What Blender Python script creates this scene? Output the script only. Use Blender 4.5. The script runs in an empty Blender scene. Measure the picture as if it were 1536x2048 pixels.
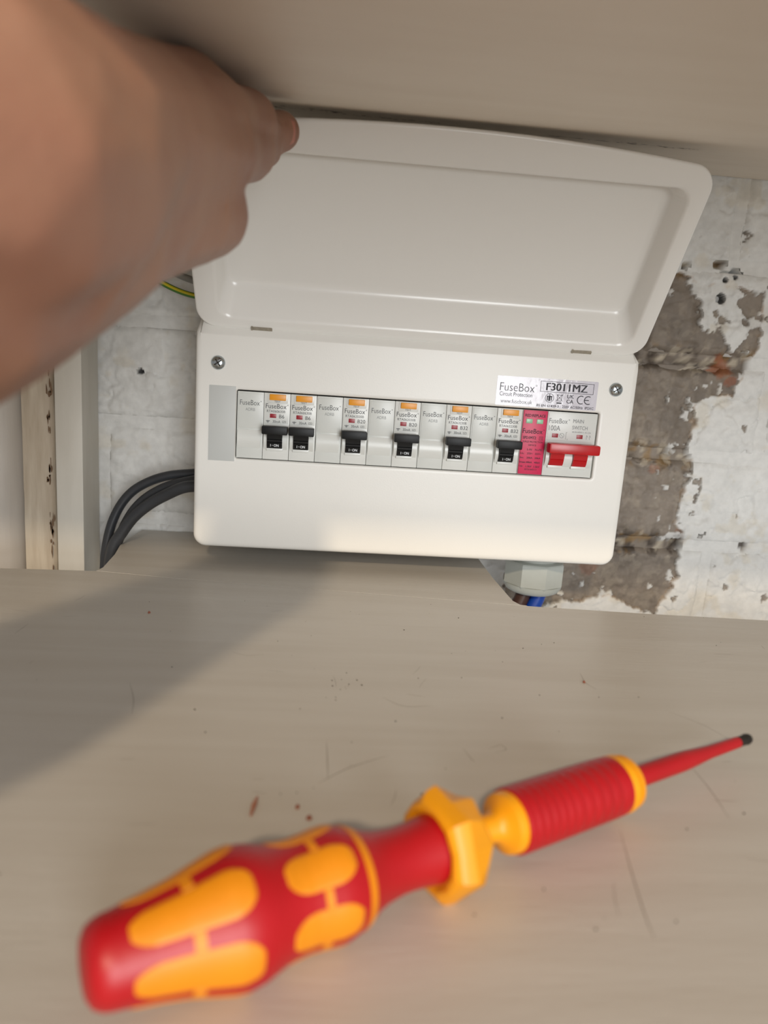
import bpy, bmesh, math, random
import numpy as np
from mathutils import Vector, Matrix, noise

random.seed(7)
S = 0.001                     # the scene is laid out in millimetres
Z0 = 79.3                     # top of the lower shelf lies at world z = 0
scene = bpy.context.scene
COL = scene.collection


def V(x, y, z):
    return Vector((x * S, y * S, (z + Z0) * S))


# ------------------------------------------------------------------ camera
cam_d = bpy.data.cameras.new('camera')
cam = bpy.data.objects.new('camera', cam_d)
COL.objects.link(cam)
cam.location = V(65.84, -503.72, 70.28)
cam.rotation_euler = (1.36929901, -0.0677452550, -0.0642171110)
cam_d.sensor_fit = 'VERTICAL'
cam_d.sensor_height = 36.0
cam_d.lens = 1450 / 2048 * 36.0
cam_d.clip_start = 0.005
cam_d.dof.use_dof = True
cam_d.dof.focus_distance = 0.50
cam_d.dof.aperture_fstop = cam_d.lens / 3.3
scene.camera = cam

# ------------------------------------------------------------------ world, lamps, exposure
world = bpy.data.worlds.new('world')
scene.world = world
world.use_nodes = True
bg = world.node_tree.nodes['Background']
bg.inputs[0].default_value = (1.0, 0.975, 0.945, 1)
bg.inputs[1].default_value = 0.34


def area(name, loc, target, size, power, color, size_y=None):
    l = bpy.data.lights.new(name, 'AREA')
    l.shape = 'RECTANGLE'
    l.size = size
    l.size_y = size_y or size
    l.energy = power
    l.color = color
    o = bpy.data.objects.new(name, l)
    COL.objects.link(o)
    o.location = loc
    o.rotation_euler = (Vector(target) - Vector(loc)).to_track_quat('-Z', 'Y').to_euler()
    return o


area('room_window_light', V(470, -1700, 200), V(140, 0, 40), 0.5, 17.5, (0.97, 0.99, 1.0), 0.85)
area('ceiling_lamp_light', V(-110, -1500, 722), V(0, 0, -60), 0.06, 10.0, (1.0, 0.80, 0.56))

vs = scene.view_settings
vs.view_transform = 'Standard'
vs.look = 'None'
vs.exposure = 0.08
vs.gamma = 1.0
vs.use_curve_mapping = False


# ------------------------------------------------------------------ materials
def lin(c):
    return tuple(((v / 255) / 12.92 if v / 255 <= 0.04045 else ((v / 255 + 0.055) / 1.055) ** 2.4) for v in c)


def mat(name, rgb, rough=0.5, metal=0.0, var=0.0, vscale=40, stretch=(1, 1, 1), bump=0.0, bscale=300, spec=0.5, coat=0.0, rgb2=None, attr=None, sss=0.0):
    m = bpy.data.materials.new(name)
    m.use_nodes = True
    nt = m.node_tree
    b = nt.nodes['Principled BSDF']
    b.inputs['Roughness'].default_value = rough
    b.inputs['Metallic'].default_value = metal
    b.inputs['Specular IOR Level'].default_value = spec
    b.inputs['Coat Weight'].default_value = coat
    c = lin(rgb)
    b.inputs['Base Color'].default_value = (*c, 1)
    tc = nt.nodes.new('ShaderNodeTexCoord')
    mp = nt.nodes.new('ShaderNodeMapping')
    mp.inputs['Scale'].default_value = stretch
    nt.links.new(tc.outputs['Object'], mp.inputs[0])
    n = nt.nodes.new('ShaderNodeTexNoise')
    n.inputs['Scale'].default_value = vscale
    n.inputs['Detail'].default_value = 6
    nt.links.new(mp.outputs[0], n.inputs['Vector'])
    mix = nt.nodes.new('ShaderNodeMix')
    mix.data_type = 'RGBA'
    c2 = lin(rgb2) if rgb2 else tuple(v * (1 - var) for v in c)
    mix.inputs[6].default_value = (*c, 1)
    mix.inputs[7].default_value = (*c2, 1)
    ramp = nt.nodes.new('ShaderNodeMapRange')
    ramp.inputs[1].default_value = 0.35
    ramp.inputs[2].default_value = 0.68
    nt.links.new(n.outputs[0], ramp.inputs[0])
    nt.links.new(ramp.outputs[0], mix.inputs[0])
    if attr:
        a = nt.nodes.new('ShaderNodeVertexColor')
        a.layer_name = attr
        mul = nt.nodes.new('ShaderNodeMix')
        mul.data_type = 'RGBA'
        mul.blend_type = 'MULTIPLY'
        mul.inputs[0].default_value = 1.0
        nt.links.new(a.outputs[0], mul.inputs[6])
        nt.links.new(mix.outputs[2], mul.inputs[7])
        nt.links.new(mul.outputs[2], b.inputs['Base Color'])
    elif var or rgb2:
        nt.links.new(mix.outputs[2], b.inputs['Base Color'])
    if bump:
        n2 = nt.nodes.new('ShaderNodeTexNoise')
        n2.inputs['Scale'].default_value = bscale
        n2.inputs['Detail'].default_value = 4
        nt.links.new(mp.outputs[0], n2.inputs['Vector'])
        bp = nt.nodes.new('ShaderNodeBump')
        bp.inputs['Strength'].default_value = bump
        bp.inputs['Distance'].default_value = 0.0006
        nt.links.new(n2.outputs[0], bp.inputs['Height'])
        nt.links.new(bp.outputs[0], b.inputs['Normal'])
    if sss:
        b.inputs['Subsurface Weight'].default_value = sss
        b.inputs['Subsurface Radius'].default_value = (0.004, 0.0015, 0.0008)
        b.inputs['Subsurface Scale'].default_value = 1.0
    return m


M = {}
M['steel_white'] = mat('white_powder_coat', (236, 234, 228), 0.33, bump=0.06, bscale=900, spec=0.45)
M['lid_white'] = mat('white_gloss_lid', (236, 234, 229), 0.22, bump=0.04, bscale=700, spec=0.5)
M['blank_grey'] = mat('grey_blank_plate', (198, 200, 197), 0.45, var=0.03)
M['abs'] = mat('light_grey_plastic', (216, 218, 213), 0.32, var=0.02, vscale=90)
M['abs_white'] = mat('pale_plastic', (224, 225, 220), 0.3, var=0.02, vscale=90)
M['black'] = mat('black_plastic', (12, 13, 14), 0.45, var=0.2, vscale=200, spec=0.3)
M['orange'] = mat('amber_button', (240, 158, 22), 0.35, var=0.08, vscale=200)
M['red_ind'] = mat('red_indicator', (158, 18, 34), 0.35, var=0.25, vscale=400)
M['red_sw'] = mat('red_switch_plastic', (190, 14, 24), 0.3, var=0.1, vscale=150)
M['pink'] = mat('magenta_surge_plastic', (212, 22, 82), 0.4, var=0.08, vscale=120)
M['green_ind'] = mat('pale_green_indicator', (150, 205, 165), 0.3, var=0.15, vscale=500)
M['ink'] = mat('grey_print_ink', (66, 68, 71), 0.6, var=0.1)
M['ink_light'] = mat('light_grey_print_ink', (128, 130, 131), 0.6, var=0.1)
M['ink_dark'] = mat('black_print_ink', (40, 38, 46), 0.6, var=0.1)
M['ink_plum'] = mat('dark_plum_print_ink', (62, 8, 34), 0.6, var=0.1)
M['ink_white'] = mat('white_print_ink', (225, 228, 230), 0.6, var=0.05)
M['sticker'] = mat('glossy_sticker', (216, 213, 222), 0.12, var=0.03, vscale=60, bump=0.25, bscale=160)
M['zinc'] = mat('zinc_plated_screw', (190, 198, 202), 0.22, metal=1.0, var=0.2, vscale=600)
M['nickel'] = mat('nickel_clip', (185, 178, 165), 0.25, metal=1.0, var=0.2, vscale=500)
M['cable'] = mat('dark_grey_cable', (56, 58, 62), 0.42, var=0.2, vscale=80, bump=0.1, bscale=400)
M['cable_brown'] = mat('brown_cable', (70, 44, 36), 0.4, var=0.1)
M['cable_blue'] = mat('blue_cable', (12, 68, 170), 0.4, var=0.1)
M['earth_green'] = mat('green_sleeve', (70, 120, 40), 0.45, var=0.1)
M['earth_yellow'] = mat('yellow_stripe', (205, 190, 30), 0.45, var=0.1)
M['cable_grey'] = mat('light_grey_cable', (150, 147, 140), 0.5, var=0.15)
M['gland'] = mat('grey_nylon_gland', (182, 186, 180), 0.45, var=0.04, vscale=120)
M['shelf'] = mat('grey_beige_shelf_paint', (197, 192, 184), 0.38, rgb2=(191, 185, 176), vscale=16, stretch=(.5, 6.0, 6.0), bump=0.25, bscale=140, spec=0.4)
M['shelf_up'] = mat('grey_beige_upper_paint', (226, 214, 198), 0.5, rgb2=(221, 208, 191), vscale=10, stretch=(1.0, 4.0, 4.0), bump=0.25, bscale=130)
M['scratch'] = mat('dark_scratch_dirt', (128, 118, 106), 0.7, var=0.2)
M['scuff'] = mat('brown_scuff_dirt', (128, 114, 100), 0.8, var=0.3, vscale=300)
M['speck'] = mat('dark_dust', (62, 52, 44), 0.9, var=0.3)
M['copper'] = mat('copper_offcut', (196, 128, 98), 0.4, metal=0.4, var=0.2)
M['crumb'] = mat('red_brick_crumb', (150, 88, 66), 0.9, var=0.3)
M['wood_white'] = mat('white_gloss_timber', (212, 207, 196), 0.45, rgb2=(200, 194, 182), vscale=14, stretch=(3, 3, .6), bump=0.3, bscale=90)
M['wood_worn'] = mat('worn_cream_timber', (203, 190, 170), 0.6, rgb2=(160, 142, 120), vscale=22, stretch=(4, 4, .5), bump=0.6, bscale=110)
M['wood_grey'] = mat('grey_white_timber', (196, 188, 178), 0.5, rgb2=(182, 173, 162), vscale=14, stretch=(3, 3, .5), bump=0.3, bscale=90)
M['chip'] = mat('bare_brown_wood', (112, 86, 62), 0.8, var=0.3, vscale=200)
M['wall'] = mat('brick_and_paint', (255, 255, 255), 0.62, var=0.10, vscale=160, bump=1.0, bscale=170, attr='Col')
M['skin'] = mat('skin', (152, 112, 89), 0.5, rgb2=(140, 96, 76), vscale=28, bump=0.35, bscale=420, sss=0.12)
M['nail'] = mat('nail', (176, 116, 98), 0.3, var=0.1)
M['drv_red'] = mat('red_handle_plastic', (176, 9, 21), 0.42, var=0.1, vscale=60, bump=0.08, bscale=500)
M['drv_yellow'] = mat('yellow_grip_plastic', (226, 138, 3), 0.48, var=0.08, vscale=60, bump=0.1, bscale=500)
M['drv_yellow2'] = mat('yellow_guard_plastic', (238, 158, 10), 0.38, var=0.06, vscale=60)
M['tip'] = mat('dark_phosphated_steel', (62, 58, 54), 0.5, metal=0.7, var=0.3, vscale=400)


# ------------------------------------------------------------------ helpers
def obj(name, verts, faces, m, parent=None, smooth=True, loc=None, sharp=None):
    me = bpy.data.meshes.new(name)
    me.from_pydata([tuple(v) for v in verts], [], [tuple(f) for f in faces])
    bm = bmesh.new()
    bm.from_mesh(me)
    bmesh.ops.remove_doubles(bm, verts=bm.verts, dist=1e-7)
    bmesh.ops.recalc_face_normals(bm, faces=bm.faces)
    bm.to_mesh(me)
    bm.free()
    me.materials.append(m)
    return link(name, me, parent, smooth, loc, sharp)


def link(name, me, parent=None, smooth=True, loc=None, sharp=None):
    if smooth:
        me.polygons.foreach_set('use_smooth', [True] * len(me.polygons))
        me.set_sharp_from_angle(angle=math.radians(sharp if sharp else 38))
    o = bpy.data.objects.new(name, me)
    COL.objects.link(o)
    if parent:
        o.parent = parent
    if loc is not None:
        o.location = loc
    return o


def empty(name, loc=(0, 0, 0)):
    o = bpy.data.objects.new(name, None)
    o.empty_display_size = 0.02
    COL.objects.link(o)
    o.location = loc
    return o


def tag(o, label=None, cat=None, group=None, kind=None):
    if label:
        o['label'] = label
    if cat:
        o['category'] = cat
    if group:
        o['group'] = group
    if kind:
        o['kind'] = kind
    return o


class MB:
    """collects shapes in millimetres (local), builds one mesh object"""

    def __init__(self):
        self.v, self.f = [], []

    def add(self, vs, fs):
        b = len(self.v)
        self.v += [tuple(x) for x in vs]
        self.f += [tuple(i + b for i in f) for f in fs]
        return self

    def box(self, x0, x1, y0, y1, z0, z1, bev=0.0):
        if bev <= 0:
            vs = [(x, y, z) for x in (x0, x1) for y in (y0, y1) for z in (z0, z1)]
            return self.add(vs, [(0, 1, 3, 2), (4, 6, 7, 5), (0, 4, 5, 1), (2, 3, 7, 6), (0, 2, 6, 4), (1, 5, 7, 3)])
        bm = bmesh.new()
        bmesh.ops.create_cube(bm, size=1.0)
        for v in bm.verts:
            v.co = Vector(((x0 + x1) / 2 + v.co.x * (x1 - x0), (y0 + y1) / 2 + v.co.y * (y1 - y0), (z0 + z1) / 2 + v.co.z * (z1 - z0)))
        bmesh.ops.bevel(bm, geom=bm.edges[:], offset=bev, segments=2, affect='EDGES', profile=0.6)
        bm.verts.index_update()
        vs = [tuple(v.co) for v in bm.verts]
        fs = [tuple(v.index for v in f.verts) for f in bm.faces]
        bm.free()
        return self.add(vs, fs)

    def loft(self, loops, cap0=True, cap1=True):
        n = len(loops[0])
        vs = [p for l in loops for p in l]
        fs = []
        for i in range(len(loops) - 1):
            for j in range(n):
                k = (j + 1) % n
                fs.append((i * n + j, i * n + k, (i + 1) * n + k, (i + 1) * n + j))
        if cap0:
            fs.append(tuple(range(n)))
        if cap1:
            fs.append(tuple((len(loops) - 1) * n + j for j in range(n)))
        return self.add(vs, fs)

    def extrude_x(self, prof, x0, x1):
        """closed profile of (y, z), extruded along x"""
        return self.loft([[(x0, y, z) for y, z in prof], [(x1, y, z) for y, z in prof]])

    def tube(self, pts, rad, seg=16, cap=True):
        pts = [Vector(p) for p in pts]
        rads = rad if isinstance(rad, (list, tuple)) else [rad] * len(pts)
        loops = []
        up = Vector((0, 0, 1))
        t0 = (pts[1] - pts[0]).normalized()
        a = t0.cross(up)
        if a.length < 1e-3:
            a = t0.cross(Vector((1, 0, 0)))
        a.normalize()
        for i, p in enumerate(pts):
            t = (pts[min(i + 1, len(pts) - 1)] - pts[max(i - 1, 0)]).normalized()
            a = (a - t * a.dot(t)).normalized()
            b = t.cross(a)
            loops.append([p + (a * math.cos(q) + b * math.sin(q)) * rads[i] for q in [2 * math.pi * k / seg for k in range(seg)]])
        return self.loft(loops, cap, cap)

    def build(self, name, m, parent=None, smooth=True, loc=None, world=False, sharp=None):
        if world:
            vs = [V(*p) for p in self.v]
        else:
            vs = [(p[0] * S, p[1] * S, p[2] * S) for p in self.v]
        return obj(name, vs, self.f, m, parent, smooth, loc, sharp)


def catmull(pts, n=10):
    P = [Vector(p) for p in pts]
    P = [P[0] * 2 - P[1]] + P + [P[-1] * 2 - P[-2]]
    out = []
    for i in range(1, len(P) - 2):
        for k in range(n):
            t = k / n
            a, b, c, d = P[i - 1], P[i], P[i + 1], P[i + 2]
            out.append(0.5 * ((2 * b) + (c - a) * t + (2 * a - 5 * b + 4 * c - d) * t * t + (3 * b - a - 3 * c + d) * t ** 3))
    out.append(P[-2])
    return out


def rrect(x0, x1, z0, z1, r, seg=8, edge=14, bulge=0.0):
    """rounded rectangle outline, counter-clockwise, constant vertex count"""
    r = max(r, 0.01)
    pts = []
    cs = [(x1 - r, z0 + r, -90), (x1 - r, z1 - r, 0), (x0 + r, z1 - r, 90), (x0 + r, z0 + r, 180)]
    for i, (cx, cz, a0) in enumerate(cs):
        arc = [(cx + r * math.cos(math.radians(a0 + 90 * k / seg)), cz + r * math.sin(math.radians(a0 + 90 * k / seg))) for k in range(seg + 1)]
        pts += arc
        nx = cs[(i + 1) % 4]
        ex, ez = nx[0] + r * math.cos(math.radians(nx[2])), nx[1] + r * math.sin(math.radians(nx[2]))
        sx, sz = arc[-1]
        for k in range(1, edge):
            t = k / edge
            pts.append((sx + (ex - sx) * t, sz + (ez - sz) * t))
    if bulge:
        xc, hw, zm = (x0 + x1) / 2, (x1 - x0) / 2, (z0 + z1) / 2
        pts = [(x, z + (bulge * (1 - ((x - xc) / hw) ** 2) * (z - zm) / (z1 - zm) if z > zm else 0)) for x, z in pts]
    return pts


_tcache = {}


def text_geo(s, bold):
    k = (s, bold)
    if k not in _tcache:
        c = bpy.data.curves.new('t', 'FONT')
        c.body = s
        c.resolution_u = 3
        c.offset = bold
        o = bpy.data.objects.new('t', c)
        COL.objects.link(o)
        dg = bpy.context.evaluated_depsgraph_get()
        dg.update()
        me = bpy.data.meshes.new_from_object(o.evaluated_get(dg))
        vs = [tuple(v.co) for v in me.vertices]
        fs = [tuple(p.vertices) for p in me.polygons]
        bpy.data.objects.remove(o)
        bpy.data.curves.remove(c)
        bpy.data.meshes.remove(me)
        _tcache[k] = (vs, fs)
    return _tcache[k]


class TX(MB):
    """flat lettering on a surface facing -y"""

    def text(self, s, x0, x1, z0, z1, y=-0.06, bold=0.0):
        vs, fs = text_geo(s, bold)
        ax, bx_ = min(v[0] for v in vs), max(v[0] for v in vs)
        az, bz = min(v[1] for v in vs), max(v[1] for v in vs)
        return self.add([(x0 + (v[0] - ax) / (bx_ - ax) * (x1 - x0), y, z0 + (v[1] - az) / (bz - az) * (z1 - z0)) for v in vs], fs)

    def rect(self, x0, x1, z0, z1, y=-0.06):
        return self.add([(x0, y, z0), (x1, y, z0), (x1, y, z1), (x0, y, z1)], [(0, 1, 2, 3)])

    def frame(self, x0, x1, z0, z1, w, y=-0.06):
        self.rect(x0, x1, z0, z0 + w, y); self.rect(x0, x1, z1 - w, z1, y)
        self.rect(x0, x0 + w, z0, z1, y); return self.rect(x1 - w, x1, z0, z1, y)

    def line(self, a, b, w, y=-0.06):
        d = Vector((b[0] - a[0], b[1] - a[1])).normalized()
        n = Vector((-d.y, d.x)) * w / 2
        return self.add([(a[0] + n.x, y, a[1] + n.y), (a[0] - n.x, y, a[1] - n.y), (b[0] - n.x, y, b[1] - n.y), (b[0] + n.x, y, b[1] + n.y)], [(0, 1, 2, 3)])

    def arc(self, cx, cz, r, w, a0=0, a1=360, y=-0.06, n=28):
        vs, fs = [], []
        for k in range(n + 1):
            a = math.radians(a0 + (a1 - a0) * k / n)
            vs += [(cx + (r - w / 2) * math.cos(a), y, cz + (r - w / 2) * math.sin(a)), (cx + (r + w / 2) * math.cos(a), y, cz + (r + w / 2) * math.sin(a))]
        for k in range(n):
            fs.append((2 * k, 2 * k + 1, 2 * k + 3, 2 * k + 2))
        return self.add(vs, fs)


# ------------------------------------------------------------------ numpy noise for the wall relief
_rng = np.random.RandomState(11)
_perm = _rng.rand(256, 256)


def vnoise(x, z, scale, off=0.0):
    x = np.asarray(x) / scale + off * 17.3 + 100
    z = np.asarray(z) / scale + off * 7.1 + 100
    xi, zi = np.floor(x).astype(int), np.floor(z).astype(int)
    fx, fz = x - xi, z - zi
    fx, fz = fx * fx * fx * (fx * (fx * 6 - 15) + 10), fz * fz * fz * (fz * (fz * 6 - 15) + 10)
    g = lambda a, b: _perm[a % 256, b % 256]
    return (g(xi, zi) * (1 - fx) + g(xi + 1, zi) * fx) * (1 - fz) + (g(xi, zi + 1) * (1 - fx) + g(xi + 1, zi + 1) * fx) * fz


def fbm(x, z, scale, off=0.0, oct=4):
    s, a, t = 0, 1.0, 0
    for o in range(oct):
        s = s + a * vnoise(x, z, scale / 2 ** o, off + o * 3.7)
        t += a
        a *= 0.5
    return s / t


def poly_sd(px, pz, poly):
    """signed distance to a polygon, negative inside"""
    d = np.full(px.shape, 1e9)
    inside = np.zeros(px.shape, bool)
    n = len(poly)
    for i in range(n):
        x0, z0 = poly[i]
        x1, z1 = poly[(i + 1) % n]
        ex, ez = x1 - x0, z1 - z0
        wx, wz = px - x0, pz - z0
        t = np.clip((wx * ex + wz * ez) / (ex * ex + ez * ez), 0, 1)
        d = np.minimum(d, np.hypot(wx - ex * t, wz - ez * t))
        c = ((z0 > pz) != (z1 > pz)) & (px < (x1 - x0) * (pz - z0) / (z1 - z0 + 1e-12) + x0)
        inside ^= c
    return np.where(inside, -d, d)


BARE = [(230, 166), (326, 164), (348, 161), (362, 152), (380, 150), (397, 151), (417, 150), (419, 128), (417, 103), (413, 92), (408, 66),
        (390, 63), (372, 54), (376, 37), (373, 15), (378, 2), (372, -11), (374, -29), (373, -47), (383, -65), (381, -84), (383, -100),
        (372, -112), (369, -124), (362, -137), (344, -130), (327, -121), (290, -124), (258, -130), (225, -133)]
ISLE = [(352, 158), (372, 156), (392, 152), (399, 140), (405, 120), (396, 96), (388, 104), (384, 118), (372, 112), (366, 122), (372, 134), (360, 142)]
HOLES = [(381.4, 142.1, 4.4, 14), (383, 157, 2.2, 5), (391, 160, 2.0, 5), (-91, 51, 2.2, 8), (417, 216, 1.5, 5)]
JOINTS = [248, 168, 91, 10, -70, -150]


def sst(a, b, x):
    t = np.clip((x - a) / (b - a), 0, 1)
    return t * t * (3 - 2 * t)


def wall_field(x, z):
    """relief (mm towards the room) and colour of the old wall at x, z"""
    x = np.asarray(x, float)
    z = np.asarray(z, float)
    wx = (fbm(x, z, 22, 1) - .5) * 16 + (fbm(x, z, 6, 5, 3) - .5) * 6
    wz = (fbm(x, z, 22, 2) - .5) * 16 + (fbm(x, z, 6, 6, 3) - .5) * 6
    sd = poly_sd(x + wx, z + wz, BARE)
    isle = poly_sd(x + wx * 1.2, z + wz * 1.2, ISLE)
    bare = sst(.5, -.5, sd) * sst(-.5, .5, isle + (fbm(x, z, 14, 9) - .42) * 20)
    chips = (fbm(x, z, 13, 21, 4) > .80) & (x > 150)
    bare = np.maximum(bare, chips * 0.9)
    flecks = sst(.70, .73, fbm(x, z, 9, 31, 4)) * bare
    bare = bare * (1 - .8 * flecks * (sd > -26))
    # relief
    soft = (fbm(x, z, 55, 3, 3) - .5) * 5
    lump = (fbm(x, z, 16, 4, 5) - .5) * 4.6
    ridge = -np.abs(fbm(x, z, 34, 41, 3) - .5) * 4.0
    crack = -1.8 * sst(.016, .0, np.abs(fbm(x, z, 46, 51, 4) - .47)) * sst(.4, .55, fbm(x, z, 30, 52, 2))
    rough = (fbm(x, z, 9, 8, 5) - .5) * 5.0
    pit = -5.0 * sst(.52, .68, fbm(x, z, 11, 12, 4))
    near_joint = np.minimum.reduce([np.abs(z - j - 3 * (fbm(x, z, 40, 61, 2) - .5)) for j in JOINTS])
    band = sst(16, 3, near_joint)
    smooth_render = sst(.45, .6, fbm(x, z, 60, 71, 2))
    plate = sst(.485, .50, fbm(x, z, 40, 101, 5)) * 1.1 + sst(.60, .612, fbm(x, z, 24, 111, 5)) * .8
    dy = soft + (1 - bare) * (plate + lump + ridge + crack + .9) + bare * (rough * (1 - .65 * smooth_render * (1 - band)) + pit * (.15 + 1.1 * band) - 1.2)
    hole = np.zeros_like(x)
    for hx, hz, r, dep in HOLES:
        q = np.hypot(x - hx, z - hz) + (fbm(x, z, 3, 81, 2) - .5) * 1.2
        h = sst(r, r * .55, q)
        dy = dy - dep * h
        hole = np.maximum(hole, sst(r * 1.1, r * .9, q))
    # colour
    shape = x.shape + (1,)
    e = lambda a: a.reshape(shape)
    paint = np.array(lin((232, 231, 227))) * (1 - .10 * e(fbm(x, z, 30, 15))) * np.array([1, 1, 1])
    yel = e(sst(.60, .75, fbm(x, z, 18, 16))) * .35
    paint = paint * (1 - yel) + np.array(lin((214, 202, 178))) * yel
    g = e(fbm(x, z, 26, 17))
    mort = np.array(lin((134, 123, 111))) * (0.78 + .5 * g)
    dk = e(sst(.50, .62, fbm(x, z, 10, 18, 5))) * (.16 + .75 * e(band))
    mort = mort * (1 - dk) + np.array(lin((62, 50, 40))) * dk
    och = e(sst(.56, .66, fbm(x, z, 13, 19, 5)) * np.clip(.06 + band, 0, 1)) * .65
    mort = mort * (1 - och) + np.array(lin((150, 116, 62))) * och
    lt = e(sst(.60, .68, fbm(x, z, 7, 20, 5))) * (.14 + .65 * e(band))
    mort = mort * (1 - lt) + np.array(lin((196, 184, 164))) * lt
    for bx, bz, r in ((393, 84, 11), (389, 93, 7), (347, -4, 5), (378, -60, 3), (402, 76, 6), (300, -92, 12)):
        q = np.hypot(x - bx, (z - bz) * 1.1) + (fbm(x, z, 9, 90) - .5) * 14
        b = e(sst(r, r * .6, q)) * (.8 if bx > 380 else .4)
        mort = mort * (1 - b) + np.array(lin((146, 88, 58))) * (.7 + .6 * g) * b
    col = paint * (1 - e(bare)) + mort * e(bare)
    edge = e(sst(1.6, .2, np.abs(sd)) * sst(.4, .6, fbm(x, z, 10, 23))) * .35
    col = col * (1 - edge) + np.array(lin((176, 140, 98))) * edge
    col = col * (1 - .85 * e(hole)) + np.array(lin((16, 11, 9))) * .85 * e(hole)  # hole insides painted near-black, standing in for the shade within them
    return dy, np.clip(col, 0, 1), bare


WALL_Y = 105.0


def relief_mesh(name, x0, x1, z0, z1, step, m, depth, parent=None, recess=0.0, rim=0.0, edge_r=0.0):
    nx, nz = max(2, int(round((x1 - x0) / step)) + 1), max(2, int(round((z1 - z0) / step)) + 1)
    X, Z = np.meshgrid(np.linspace(x0, x1, nx), np.linspace(z0, z1, nz))
    dy, col, bare = wall_field(X, Z)
    if recess:
        dy = dy - recess * (.45 + .75 * bare)
        for hx, hz, r, dep in HOLES:
            dy = dy - (dep + 10) * (np.hypot(X - hx, Z - hz) < r * 1.3 + 4)
    if edge_r:
        wob = (fbm(X, Z, 20, 77, 3) - .5) * 3
        d = np.minimum(np.minimum(X - x0, x1 - X), np.minimum(Z - z0, z1 - Z)) + wob
        dy = dy - rim * (.5 + .8 * bare) * np.clip(1 - d / edge_r, 0, 1) ** 2
    Y = WALL_Y - dy
    vs = np.stack([X * S, Y * S, (Z + Z0) * S], -1).reshape(-1, 3)
    idx = np.arange(nx * nz).reshape(nz, nx)
    q = np.stack([idx[:-1, :-1], idx[:-1, 1:], idx[1:, 1:], idx[1:, :-1]], -1).reshape(-1, 4)
    ring = list(idx[0, :]) + list(idx[1:, -1]) + list(idx[-1, -2::-1]) + list(idx[-2:0:-1, 0])
    base = len(vs)
    back = np.array([[vs[i][0], (WALL_Y + depth) * S, vs[i][2]] for i in ring])
    vs = np.concatenate([vs, back])
    n = len(ring)
    sides = [(ring[(k + 1) % n], ring[k], base + k, base + (k + 1) % n) for k in range(n)]
    faces = [tuple(f) for f in q.tolist()] + sides + [tuple(base + k for k in range(n))[::-1]]
    me = bpy.data.meshes.new(name)
    me.from_pydata(vs.tolist(), [], faces)
    me.materials.append(m)
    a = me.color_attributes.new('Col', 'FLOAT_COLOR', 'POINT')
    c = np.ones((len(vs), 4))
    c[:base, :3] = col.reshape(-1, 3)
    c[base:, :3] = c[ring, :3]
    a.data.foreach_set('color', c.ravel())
    return link(name, me, parent, True, sharp=60)


# ------------------------------------------------------------------ the setting: wall, shelves, timber
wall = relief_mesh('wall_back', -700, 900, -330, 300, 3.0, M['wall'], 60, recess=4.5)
tag(wall, 'old brick back wall with flaking white paint and bare grey patches', kind='structure')

edges = [300] + JOINTS + [-230]
for c in range(len(edges) - 1):
    zt, zb = edges[c] - 5, edges[c + 1] + 5
    if c == 0:
        zt = 299
    x = [-355, -246, -312, -207, -330, -225, -300][c]
    while x < 640:
        w = 215 + random.uniform(-5, 5)
        vis = (x + w > 225 and x < 480) or (x + w > -130 and x < -20)
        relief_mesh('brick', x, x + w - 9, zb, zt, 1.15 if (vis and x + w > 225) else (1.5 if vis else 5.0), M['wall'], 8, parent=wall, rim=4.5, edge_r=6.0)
        x += w

# lower shelf: main board and the filler board let in behind it
sh = empty('shelf', V(100, -260, -97.3))
tag(sh, 'lower grey-beige painted shelf board with the screwdriver on it', 'shelf')


def board(name, outline, z0, z1, m, parent, bev=0.8):
    """outline in world mm, parent-relative placement"""
    bm = bmesh.new()
    o = parent.location
    vs = [bm.verts.new(V(x, y, z0) - o) for x, y in outline]
    f = bm.faces.new(vs)
    r = bmesh.ops.extrude_face_region(bm, geom=[f])
    bmesh.ops.translate(bm, verts=[v for v in r['geom'] if isinstance(v, bmesh.types.BMVert)], vec=(0, 0, (z1 - z0) * S))
    bmesh.ops.recalc_face_normals(bm, faces=bm.faces)
    es = [e for e in bm.edges if abs(e.verts[0].co.z - e.verts[1].co.z) < 1e-6]
    bmesh.ops.bevel(bm, geom=es, offset=bev * S, segments=2, affect='EDGES')
    me = bpy.data.meshes.new(name)
    bm.to_mesh(me)
    bm.free()
    me.materials.append(m)
    return link(name, me, parent, True, sharp=30)


edge_line = [(-640, 5), (-300, -18), (-190, -26), (-147, -25.5), (-120, -23.5), (-88, -22), (-34, -30.2), (60, -40), (130, -48), (205, -56.2), (281, -60.8), (361, -63.5), (700, -80)]
board('main_board', [(-640, -470)] + [(700, -470)] + edge_line[::-1], -97.3, -79.3, M['shelf'], sh, 0.1)
back = [(-88, -21.2), (-86.2, -13), (-88.3, 22), (-92, 48), (-90.6, 77), (-88.5, 99), (189, 99), (189.4, 48), (189.8, 7), (191, -20), (192.3, -46), (195.5, -53.6), (200, -55.0)]
board('filler_board', back + [(130, -47.6), (60, -39.6), (-34, -29.8)], -97.3, -79.3, M['shelf'], sh, 0.1)

# dark scratches and dust on the shelf
def strip(mb, pts, w, z):
    P = catmull([(p[0], p[1], 0) for p in pts], 8)
    for i in range(len(P) - 1):
        a, b = P[i], P[i + 1]
        n = Vector((-(b - a).y, (b - a).x, 0))
        n.normalize()
        wa = w * math.sin(math.pi * (i + .15) / (len(P) - .7)) ** .6
        wb = w * math.sin(math.pi * min(i + 1.15, len(P) - .75) / (len(P) - .7)) ** .6
        q = [a + n * wa / 2, a - n * wa / 2, b - n * wb / 2, b + n * wb / 2]
        mb.add([(v.x, v.y, z) for v in q], [(0, 1, 2, 3)])


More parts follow.
